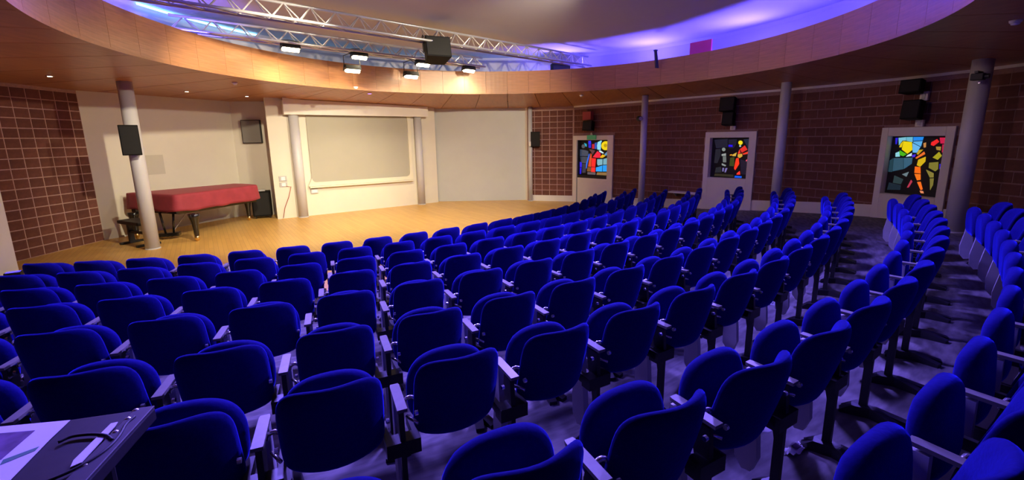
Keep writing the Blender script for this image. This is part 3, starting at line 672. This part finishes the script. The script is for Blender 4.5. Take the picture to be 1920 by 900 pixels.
MB().cyl((.05, .05, .14), (.30, .42, .60), .010, n=6).build('brace_rod', 'chrome', ly)
for x in (-.08, 0, .08): MB().box(x - .02, x + .02, -.17, -.08, .055, .07).build('pedal', 'brass', ly, bevel=.005)
P = at_floor(262, 458); o = thing('piano_bench', 'dark padded piano bench partly behind the column', 'bench', (P[0] + .02, P[1], 0), -.45)
MB().box(-.42, .42, -.18, .18, .46, .54).build('seat', 'black_plastic', o, bevel=.02)
for x in (-.34, .34):
    MB().box(x - .03, x + .03, -.05, .05, .05, .47).build('leg', 'black_metal', o, bevel=.006); MB().box(x - .03, x + .03, -.22, .22, .0, .05).build('foot', 'black_metal', o, bevel=.006)
MB().box(-.31, .31, -.02, .02, .24, .29).build('stretcher', 'black_metal', o)
P = at_floor(497, 411); o = thing('equipment_cabinet', 'black equipment cabinet in the niche beside the piano tail', 'cabinet', (-7.25, 12.36, 0), .45)
MB().box(-.24, .24, -.18, .18, .06, .78).build('body', 'speaker_black', o, bevel=.012); MB().box(-.21, .21, -.195, -.178, .10, .74).build('door', 'speaker_grille', o, bevel=.006)
MB().box(-.18, .12, -.12, .1, .78, .82).build('amplifier', 'light_metal', o, bevel=.005)
for x in (-.18, .18): MB().cyl((x, -.14, .03), (x + .02, -.14, .03), .03, n=10).build('caster', 'black_metal', o)

# ------------------------------------------------------------------ trusses, floodlights, hanging speaker
def truss(name, label, A, B, z, w=.25, h=.26):
    A, B = np.array(A), np.array(B); d = B - A; Ln = float(np.hypot(*d)); rz = math.atan2(d[1], d[0])
    o = thing(name, label, 'truss', (A[0], A[1], z), rz)
    for nm, y, zz in (('chord', -w / 2, 0), ('chord', w / 2, 0), ('chord', 0, h)): MB().cyl((0, y, zz), (Ln, y, zz), .025, n=10).build(nm, 'truss_metal', o, True)
    st = .42; n = int(Ln / st)
    base_m = {}
    for y, tag_ in ((-w / 2, 'f'), (w / 2, 'b')):
        base_m[tag_, 0] = MB().cyl((0, y, 0), (st / 2, 0, h), .011, n=6).mesh('brace', 'truss_metal'); base_m[tag_, 1] = MB().cyl((st / 2, 0, h), (st, y, 0), .011, n=6).mesh('brace', 'truss_metal')
    base_m['u', 0] = MB().cyl((0, -w / 2, 0), (st, w / 2, 0), .011, n=6).mesh('brace', 'truss_metal')
    for i in range(n):
        for k in (('f', 0), ('f', 1), ('b', 0), ('b', 1), ('u', 0)): link('brace', base_m[k], o, (i * st, 0, 0))
    return o
A1, B1 = (-5.42, 6.02), (2.2, 12.68)
truss('lighting_truss', 'long metal lighting truss crossing the whole ceiling ring', A1, B1, 4.13)
A2, B2 = (-5.85, 7.9), (-.75, 12.38)
truss('lighting_truss', 'metal truss carrying the bright stage floodlights', A2, B2, 4.10, .25, .24)
d2 = np.array(B2) - np.array(A2); d2 /= np.hypot(*d2); n2 = np.array([-d2[1], d2[0]])     # n2 points to the stage wall
FL = [(545, 93, .06, 'floodlight glowing furthest along the truss towards the piano'), (674, 108, .06, 'floodlight glowing on the truss above the lowered floodlight towards the piano'), (661, 133, .22, 'lowered floodlight hanging under the truss towards the piano'),
      (793, 122, .06, 'floodlight glowing on the truss above the lowered floodlight by the hanging loudspeaker'), (771, 144, .22, 'lowered floodlight hanging under the truss by the hanging loudspeaker'), (879, 133, .06, 'floodlight glowing at the partition end of the truss')]
for i, (px, py, back, lab) in enumerate(FL):
    a2 = np.array(A2) + n2 * (.0 if back < .1 else .06); P = on_vplane(px, py, a2, d2)
    o = thing('floodlight', lab, 'floodlight', tuple(P), math.atan2(d2[1], d2[0]), 'stage floodlights under the truss')
    m = MB(); m.prism([(-.10, .02), (-.07, .12), (.07, .12), (.12, .0), (.10, .0), (.06, .10), (-.06, .10), (-.085, .02)], 'x', -.17, .17); m.build('housing', 'black_metal', o)
    for x in (-.17, .165): MB().prism([(-.10, .02), (-.07, .12), (.07, .12), (.12, .0)], 'x', x, x + .006).build('side_plate', 'black_metal', o)
    MB().cyl((-.15, 0, .02), (.15, 0, .02), .062, n=16).build('lamp_tube', 'lamp_glow', o, True)
    zt = 4.10 - P[2]
    MB().tube([(-.18, 0, .06), (-.18, 0, max(.16, zt - .1)), (0, 0, max(.18, zt - .02)), (.18, 0, max(.16, zt - .1)), (.18, 0, .06)], .010, 6).build('yoke', 'black_metal', o, True)
    ld = bpy.data.lights.new('flood_beam', 'SPOT'); ld.energy = FLOOD_W; ld.color = WARM; ld.spot_size = math.radians(150); ld.spot_blend = 1.0; ld.shadow_soft_size = .12
    lo = bpy.data.objects.new('flood_beam', ld); COL.objects.link(lo); lo.parent = o; lo.location = (0, .05, -.075)
    dirw = Vector((0, .30, -.95)); lo.rotation_euler = dirw.to_track_quat('-Z', 'Y').to_euler()
d1 = np.array(B1) - np.array(A1); d1 /= np.hypot(*d1); P = on_vplane(818, 95, A1, d1)
o = speaker('hanging_speaker', 'large black loudspeaker hanging under the long truss', tuple(P), yaw_to(P, (2.0, 1.5)) , .52, .42, .42, tilt=-.25, bracket=False)
for x in (-.27, .26): MB().box(x, x + .012, -.05, .05, -.05, .30).build('hanging_bracket', 'black_metal', o)
MB().box(-.27, .27, -.03, .03, .285, .30).build('hanging_bar', 'black_metal', o)
P = at_z(1050, 126, 4.12); o = thing('stage_monitor', 'dark box at the end of the long truss on the ring', 'loudspeaker', (P[0] + .05, P[1] + .4, 4.16), .1)
MB().prism([(-.26, -.14), (.26, -.14), (.26, .04), (-.26, .12)], 'y', -.16, .16).build('cabinet', 'speaker_black', o, bevel=.01); MB().box(-.24, .24, -.175, -.16, -.12, .03).build('grille', 'speaker_grille', o)
P = at_z(1314, 88, 4.22); tx = math.atan2(P[1] - RC[1], P[0] - RC[0]); o = thing('acoustic_panel', 'crimson flat panel standing in the blue cove above the ring', 'panel', (P[0], P[1], 4.22), tx - math.pi / 2)
MB().prism([(-.27, -.30), (.27, -.30), (.27, .13), (-.27, .13)], 'y', -.02, .02).build('board', 'pink_panel', o, bevel=.004); MB().box(-.29, .29, .02, .05, -.34, -.26).build('stand', 'black_metal', o)
P = at_z(1232, 101, 4.15); o = thing('cove_bracket', 'small dark bracket sticking up in the blue cove', 'bracket', (P[0], P[1], 4.12), .4)
MB().prism([(-.03, -.3), (.06, -.3), (-.02, .10), (-.08, .10)], 'y', -.02, .02).build('arm', 'black_metal', o); MB().box(-.09, -.01, -.03, .03, .09, .12).build('head', 'black_metal', o)

# ------------------------------------------------------------------ ceiling fittings
def soffit_hit(px, py):
    lo, hi = 3.05, 3.5
    for _ in range(40):
        z = (lo + hi) / 2; P = at_z(px, py, z); r = math.hypot(P[0] - RC[0], P[1] - RC[1]); a = math.atan2(P[1] - RC[1], P[0] - RC[0]); Ro = outline_hit(a) + .14
        zs = ZB + (soffit_z(P[0], P[1]) + .02 - ZB) * (r - RF) / (Ro - RF)
        if z < zs: lo = z
        else: hi = z
    return P[0], P[1], z
for px, py, lab in ((93, 142, 'small lit downlight in the soffit over the brick wall'), (350, 171, 'small lit downlight in the soffit over the piano'), (463, 180, 'small lit downlight in the soffit beside the screen wall')):
    x, y, z = soffit_hit(px, py); o = thing('downlight', lab, 'downlight', (x, y, z)); MB().lathe([(.055, -.012), (.055, .0), (.03, .004)], 16).build('trim_ring', 'chrome', o, True); MB().lathe([(.032, -.016), (.032, -.011)], 12).build('lamp', 'spot_glow', o)
for px, py, lab in ((440, 155, 'pale smoke detector in the soffit near the piano'), (667, 163, 'pale smoke detector under the wooden ring near the screen'), (1090, 178, 'pale smoke detector in the soffit near the stained-glass door'), (1905, 38, 'pale smoke detector in the soffit over the thick column')):
    x, y, z = soffit_hit(px, py); o = thing('smoke_detector', lab, 'detector', (x, y, z)); MB().lathe([(.055, 0), (.05, -.025)][::-1], 16).build('base', 'paper', o, True); MB().lathe([(.02, -.05), (.035, -.045), (.04, -.025)], 14).build('sensor', 'paper', o, True)
x, y, z = soffit_hit(693, 175); o = thing('indicator_light', 'small violet indicator light in the soffit above the screen', 'light', (x, y, z)); MB().lathe([(.06, -.01), (.06, 0)], 16).build('ring', 'paper', o); MB().lathe([(.045, -.014), (.045, -.009)], 14).build('lens', 'violet_glow', o)
# cyan LED strip along the ceiling edge on the stage side
def arc(name, r, z, a0, a1, h, mname, label):
    m = MB(); vs = []; fs = []; n = 40
    for k in range(n + 1):
        a = a0 + (a1 - a0) * k / n
        for rr, zz in ((r, z), (r, z + h), (r + .03, z + h), (r + .03, z)): vs.append((RC[0] + rr * math.cos(a), RC[1] + rr * math.sin(a), zz))
    for k in range(n):
        for q in range(4): fs.append((4 * k + q, 4 * k + (q + 1) % 4, 4 * k + 4 + (q + 1) % 4, 4 * k + 4 + q))
    fs += [(0, 1, 2, 3), (4 * n, 4 * n + 1, 4 * n + 2, 4 * n + 3)]
    return tag(m.add(vs, fs).build(name, mname), label, 'light')
def ang(px, py, z): P = at_z(px, py, z); return math.atan2(P[1] - RC[1], P[0] - RC[0])
arc('led_strip', RD - .09, ZC - .05, ang(510, 62, 4.5), ang(262, 8, 4.5), .03, 'cyan_led', 'cyan LED strip glowing along the ceiling edge beside the long truss')
arc('led_strip', RD - .06, 4.02, ang(1005, 118, 4.05), ang(560, 98, 4.05), .03, 'cyan_led', 'cyan LED strip glowing low in the cove behind the floodlights')
# added blue lamps hidden in the cove, for blue on ceiling and bounce
for i, (deg, wmul) in enumerate([(-100, .3), (-75, .6), (-50, 1.2), (-25, 2.0), (0, 2.4), (25, 2.0), (50, 1.4), (-125, .3), (-150, .4), (180, .6), (75, 1.0)]):
    a = math.radians(deg); x, y = RC[0] + 5.85 * math.cos(a), RC[1] + 5.85 * math.sin(a)
    names = ['rear wall', 'rear right', 'near column', 'sun window', 'window wall', 'dark window', 'door', 'rear left', 'left wall', 'brick wall', 'partition']
    o = thing('added_cove_light', 'added unseen blue LED lamp in the cove on the %s side' % names[i], 'lamp', (x, y, 3.62), a + math.pi / 2, 'added blue lamps hidden in the ceiling cove')
    MB().box(-.16, .16, -.06, .06, .06, .14).build('housing', 'black_metal', o, bevel=.01); MB().box(-.14, .14, -.045, .045, .14, .145).build('led_face', 'blue_glow', o); MB().box(-.18, .18, -.04, .04, .0, .06).build('stand', 'black_metal', o)
    ld = bpy.data.lights.new('added_cove_beam', 'AREA'); ld.shape = 'RECTANGLE'; ld.size = .28; ld.size_y = .1; ld.energy = COVE_FILL_W * wmul; ld.color = VIOLET if deg in (180, 75) else BLUE
    lo = bpy.data.objects.new('added_cove_beam', ld); COL.objects.link(lo); lo.parent = o; lo.location = (0, 0, .16); lo.rotation_euler = Vector((0, (2.2 if deg in (0, 25) else .6), 1)).to_track_quat('-Z', 'Y').to_euler()

# added warm spotlights, out of view, brightening the stage walls beyond the floodlights
for x, y, tx, ty, k, lab in ((-2.4, 5.7, -6.6, 11.2, 1.0, 'aimed at the piano'), (1.7, 5.8, -2.6, 14.6, 1.15, 'aimed at the projection screen'), (2.9, 5.9, -9.2, 8.6, .75, 'aimed at the brick wall beside the piano')):
    o = thing('added_stage_light', 'added unseen spotlight hung from the ceiling %s' % lab, 'spotlight', (x, y, 4.32)); dv = (Vector((tx, ty, 1.2)) - Vector((x, y, 4.32))).normalized()
    MB().cyl(-dv * .20, dv * .14, .08, .09, 18).build('barrel', 'black_metal', o, True); MB().cyl(dv * .141, dv * .146, .08, n=18).build('lens', 'spot_glow', o); MB().cyl((0, 0, .08), (0, 0, .23), .014, n=8).build('hanger', 'black_metal', o)
    ld = bpy.data.lights.new('added_stage_beam', 'SPOT'); ld.energy = STAGE_FILL_W * k; ld.color = WARM; ld.spot_size = math.radians(66); ld.spot_blend = .7; ld.shadow_soft_size = .06
    lo = bpy.data.objects.new('added_stage_beam', ld); COL.objects.link(lo); lo.parent = o; lo.location = dv * .17; lo.rotation_euler = dv.to_track_quat('-Z', 'Y').to_euler()
# invented dim warm fill lamp, out of view, lifting the window wall
o = thing('added_wall_light', 'added unseen floodlight hung from the ceiling facing the window wall', 'lamp', (-.6, 5.3, 4.32)); dv = (Vector((7.4, 8.3, 1.5)) - Vector((-.6, 5.3, 4.32))).normalized()
MB().cyl(-dv * .10, dv * .10, .10, .13, 18).build('reflector', 'black_metal', o, True); MB().cyl(dv * .101, dv * .106, .11, n=18).build('lens', 'spot_glow', o); MB().cyl((0, 0, .08), (0, 0, .23), .014, n=8).build('hanger', 'black_metal', o)
ld = bpy.data.lights.new('added_wall_beam', 'SPOT'); ld.energy = WALL_FILL_W; ld.color = (1.0, .70, .66); ld.spot_size = math.radians(95); ld.spot_blend = 1.0; ld.shadow_soft_size = .2
lo = bpy.data.objects.new('added_wall_beam', ld); COL.objects.link(lo); lo.parent = o; lo.location = dv * .14; lo.rotation_euler = dv.to_track_quat('-Z', 'Y').to_euler()
# added blue lamps above the audience, out of view, lighting the seat tops
for x, y, tx, ty, k, lab in ((.1, 6.1, .0, 3.6, 1.25, 'over the middle of the rows'), (-3.2, 5.8, -3.0, 3.8, .9, 'over the piano end of the rows'), (3.3, 6.1, 3.0, 4.6, .75, 'over the stained-glass end of the rows')):
    o = thing('added_seat_light', 'added unseen blue-lensed lamp hung from the ceiling %s' % lab, 'lamp', (x, y, 4.30)); dv = Vector((tx - x, ty - y, -4.0)).normalized()
    MB().cyl(-dv * .16, dv * .10, .09, .11, 18).build('can', 'black_metal', o, True); MB().cyl(dv * .101, dv * .106, .095, n=18).build('lens', 'blue_glow', o)
    MB().cyl((0, 0, .1), (0, 0, .25), .014, n=8).build('hanger', 'black_metal', o)
    ld = bpy.data.lights.new('added_seat_beam', 'SPOT'); ld.energy = SEAT_FILL_W * k; ld.color = LILAC; ld.spot_size = math.radians(128); ld.spot_blend = .8; ld.shadow_soft_size = .25
    lo = bpy.data.objects.new('added_seat_beam', ld); COL.objects.link(lo); lo.parent = o; lo.location = dv * .13; lo.rotation_euler = dv.to_track_quat('-Z', 'Y').to_euler()

# ------------------------------------------------------------------ desk with papers by the camera
ZD = 1.45; B_ = np.array([-.99, 1.07]); rd = math.atan2(.25, .97)
o = thing('mixing_desk', 'black riveted desk board with papers and cables among the seats', 'desk', (B_[0], B_[1], fl(*B_)), rd)
zt = ZD - fl(*B_)
MB().box(-.95, 0, -.50, 0, zt - .035, zt).build('board', 'desk_black', o, bevel=.004)
MB().box(-.045, .0, -.50, 0, zt, zt + .006).build('edge_strip', 'strip_dark', o, bevel=.002)
for x in (-.85, -.10):
    for y in (-.44, -.06): MB().cyl((x, y, -.03), (x, y, zt - .03), .018, n=10).build('leg', 'black_metal', o)
def desk_pt(px, py, dz=0.):
    P = at_z(px, py, ZD + dz); v = np.array([P[0] - B_[0], P[1] - B_[1]]); return (v[0] * math.cos(rd) + v[1] * math.sin(rd), -v[0] * math.sin(rd) + v[1] * math.cos(rd), zt + dz)
for px, py in ((255, 772), (240, 788), (217, 813), (158, 876)):
    x, y, z = desk_pt(px, py); MB().lathe([(.009, 0), (.009, .004), (.004, .008)], 12, (x, y)).build('rivet', 'chrome', o, True).location = (0, 0, zt)
def world_poly(pts, dz): return [at_z(px, py, ZD + dz) for px, py in pts]
def sheet(name, pts, dz, th, m, label=None, cat=None, parent=None):
    P = world_poly(pts, dz); b = np.mean(P, 0) if parent is None else np.array(parent.location)
    mm = MB(); n = len(P); mm.add([tuple(p - b) for p in P] + [tuple(p - b + np.array([0, 0, th])) for p in P], [tuple(range(n)), tuple(range(n, 2 * n))] + [(i, (i + 1) % n, n + (i + 1) % n, n + i) for i in range(n)])
    ob = mm.build(name, m, parent)
    if parent is None: ob.location = tuple(b)
    return tag(ob, label, cat) if label else ob
pp = sheet('leaflet', [(-60, 806), (132, 788), (92, 826), (20, 900), (-190, 940)], .002, .001, 'paper', 'white printed leaflet lying on the black desk', 'paper')
sheet('picture', [(-40, 816), (66, 807), (2, 862), (-120, 880)], .0035, .0004, 'print_purple', None, None, pp)
sheet('stripe', [(6, 862), (74, 837), (66, 845), (0, 872)], .0035, .0004, 'print_green', None, None, pp)
tag(sheet('paper_strip', [(208, 795), (221, 792), (216, 800), (153, 868), (132, 877), (138, 864)], .004, .002, 'paper'), 'narrow white strip of paper across the black desk', 'paper')
def cable(pts, label): 
    P = [at_z(px, py, ZD + .012) for px, py in pts]; C = catmull([(p[0], p[1]) for p in P], 8)
    tag(MB().tube([(c[0], c[1], ZD + .007) for c in C], .0036, 8).build('cable', 'black_plastic', smooth=True), label, 'cable')
cable([(108, 826), (135, 815), (170, 811), (198, 813), (210, 821)], 'short black cable curving beside the leaflet on the desk')
cable([(252, 778), (236, 792), (222, 815), (200, 838), (165, 862), (120, 885), (70, 905)], 'long black cable running along the riveted desk edge')

# ------------------------------------------------------------------ floor vents, litter, floor uplight
vm = MB().lathe([(.11, -.02), (.11, .004), (.10, .008)], 20).mesh('vent_plate', 'vent_plastic')
sm = MB().box(.03, .085, -.004, .004, .006, .0095).mesh('slot', 'lead')
for j, ks in ((6, range(8, 13)), (7, range(0, 5))):
    for k in ks:
        R = RR[j] - .42; a = TH[j] + (k + (1.5 if j == 7 else .5)) * .55 / RR[j]; x, y = XC + R * math.sin(a), YC - R * math.cos(a)
        o = thing('floor_vent', 'round slotted floor vent in front of the %s row, %s from the stained-glass wall end' % (ORD[j + 1], ORD[max(1, KMAX[j] - k)]), 'vent', (x, y, fl(x, y)), a, 'round floor vents before the seats')
        link('vent_plate', vm, o)
        for q in range(8): link('slot', sm, o, (0, 0, 0), q * math.pi / 4)
P = at_floor(1492, 846); o = thing('crumpled_paper', 'crumpled white paper scrap on the dark floor', 'litter', (P[0], P[1], P[2] + .004), .5)
m = MB(); g = 7; vs = [((i / g - .5) * .15, (j / g - .5) * .055, .012 + .010 * math.sin(i * 1.7 + j) + .006 * math.cos(j * 2.3 + i)) for i in range(g + 1) for j in range(g + 1)]
m.add(vs, [(i * (g + 1) + j, (i + 1) * (g + 1) + j, (i + 1) * (g + 1) + j + 1, i * (g + 1) + j + 1) for i in range(g) for j in range(g)]).build('sheet', 'paper', o, True)
MB().box(-.02, .02, -.015, .015, .022, .028).build('print', 'print_purple', o)
o = thing('floor_uplight', 'small blue uplight on the floor beside the white wall end', 'lamp', (-8.15, 6.75, 0), .6)
MB().box(-.10, .10, -.06, .06, .03, .14).build('housing', 'black_metal', o, bevel=.01); MB().box(-.08, .08, -.045, .045, .14, .145).build('led_face', 'blue_glow', o); MB().box(-.12, .12, -.02, .02, 0, .03).build('stand', 'black_metal', o)
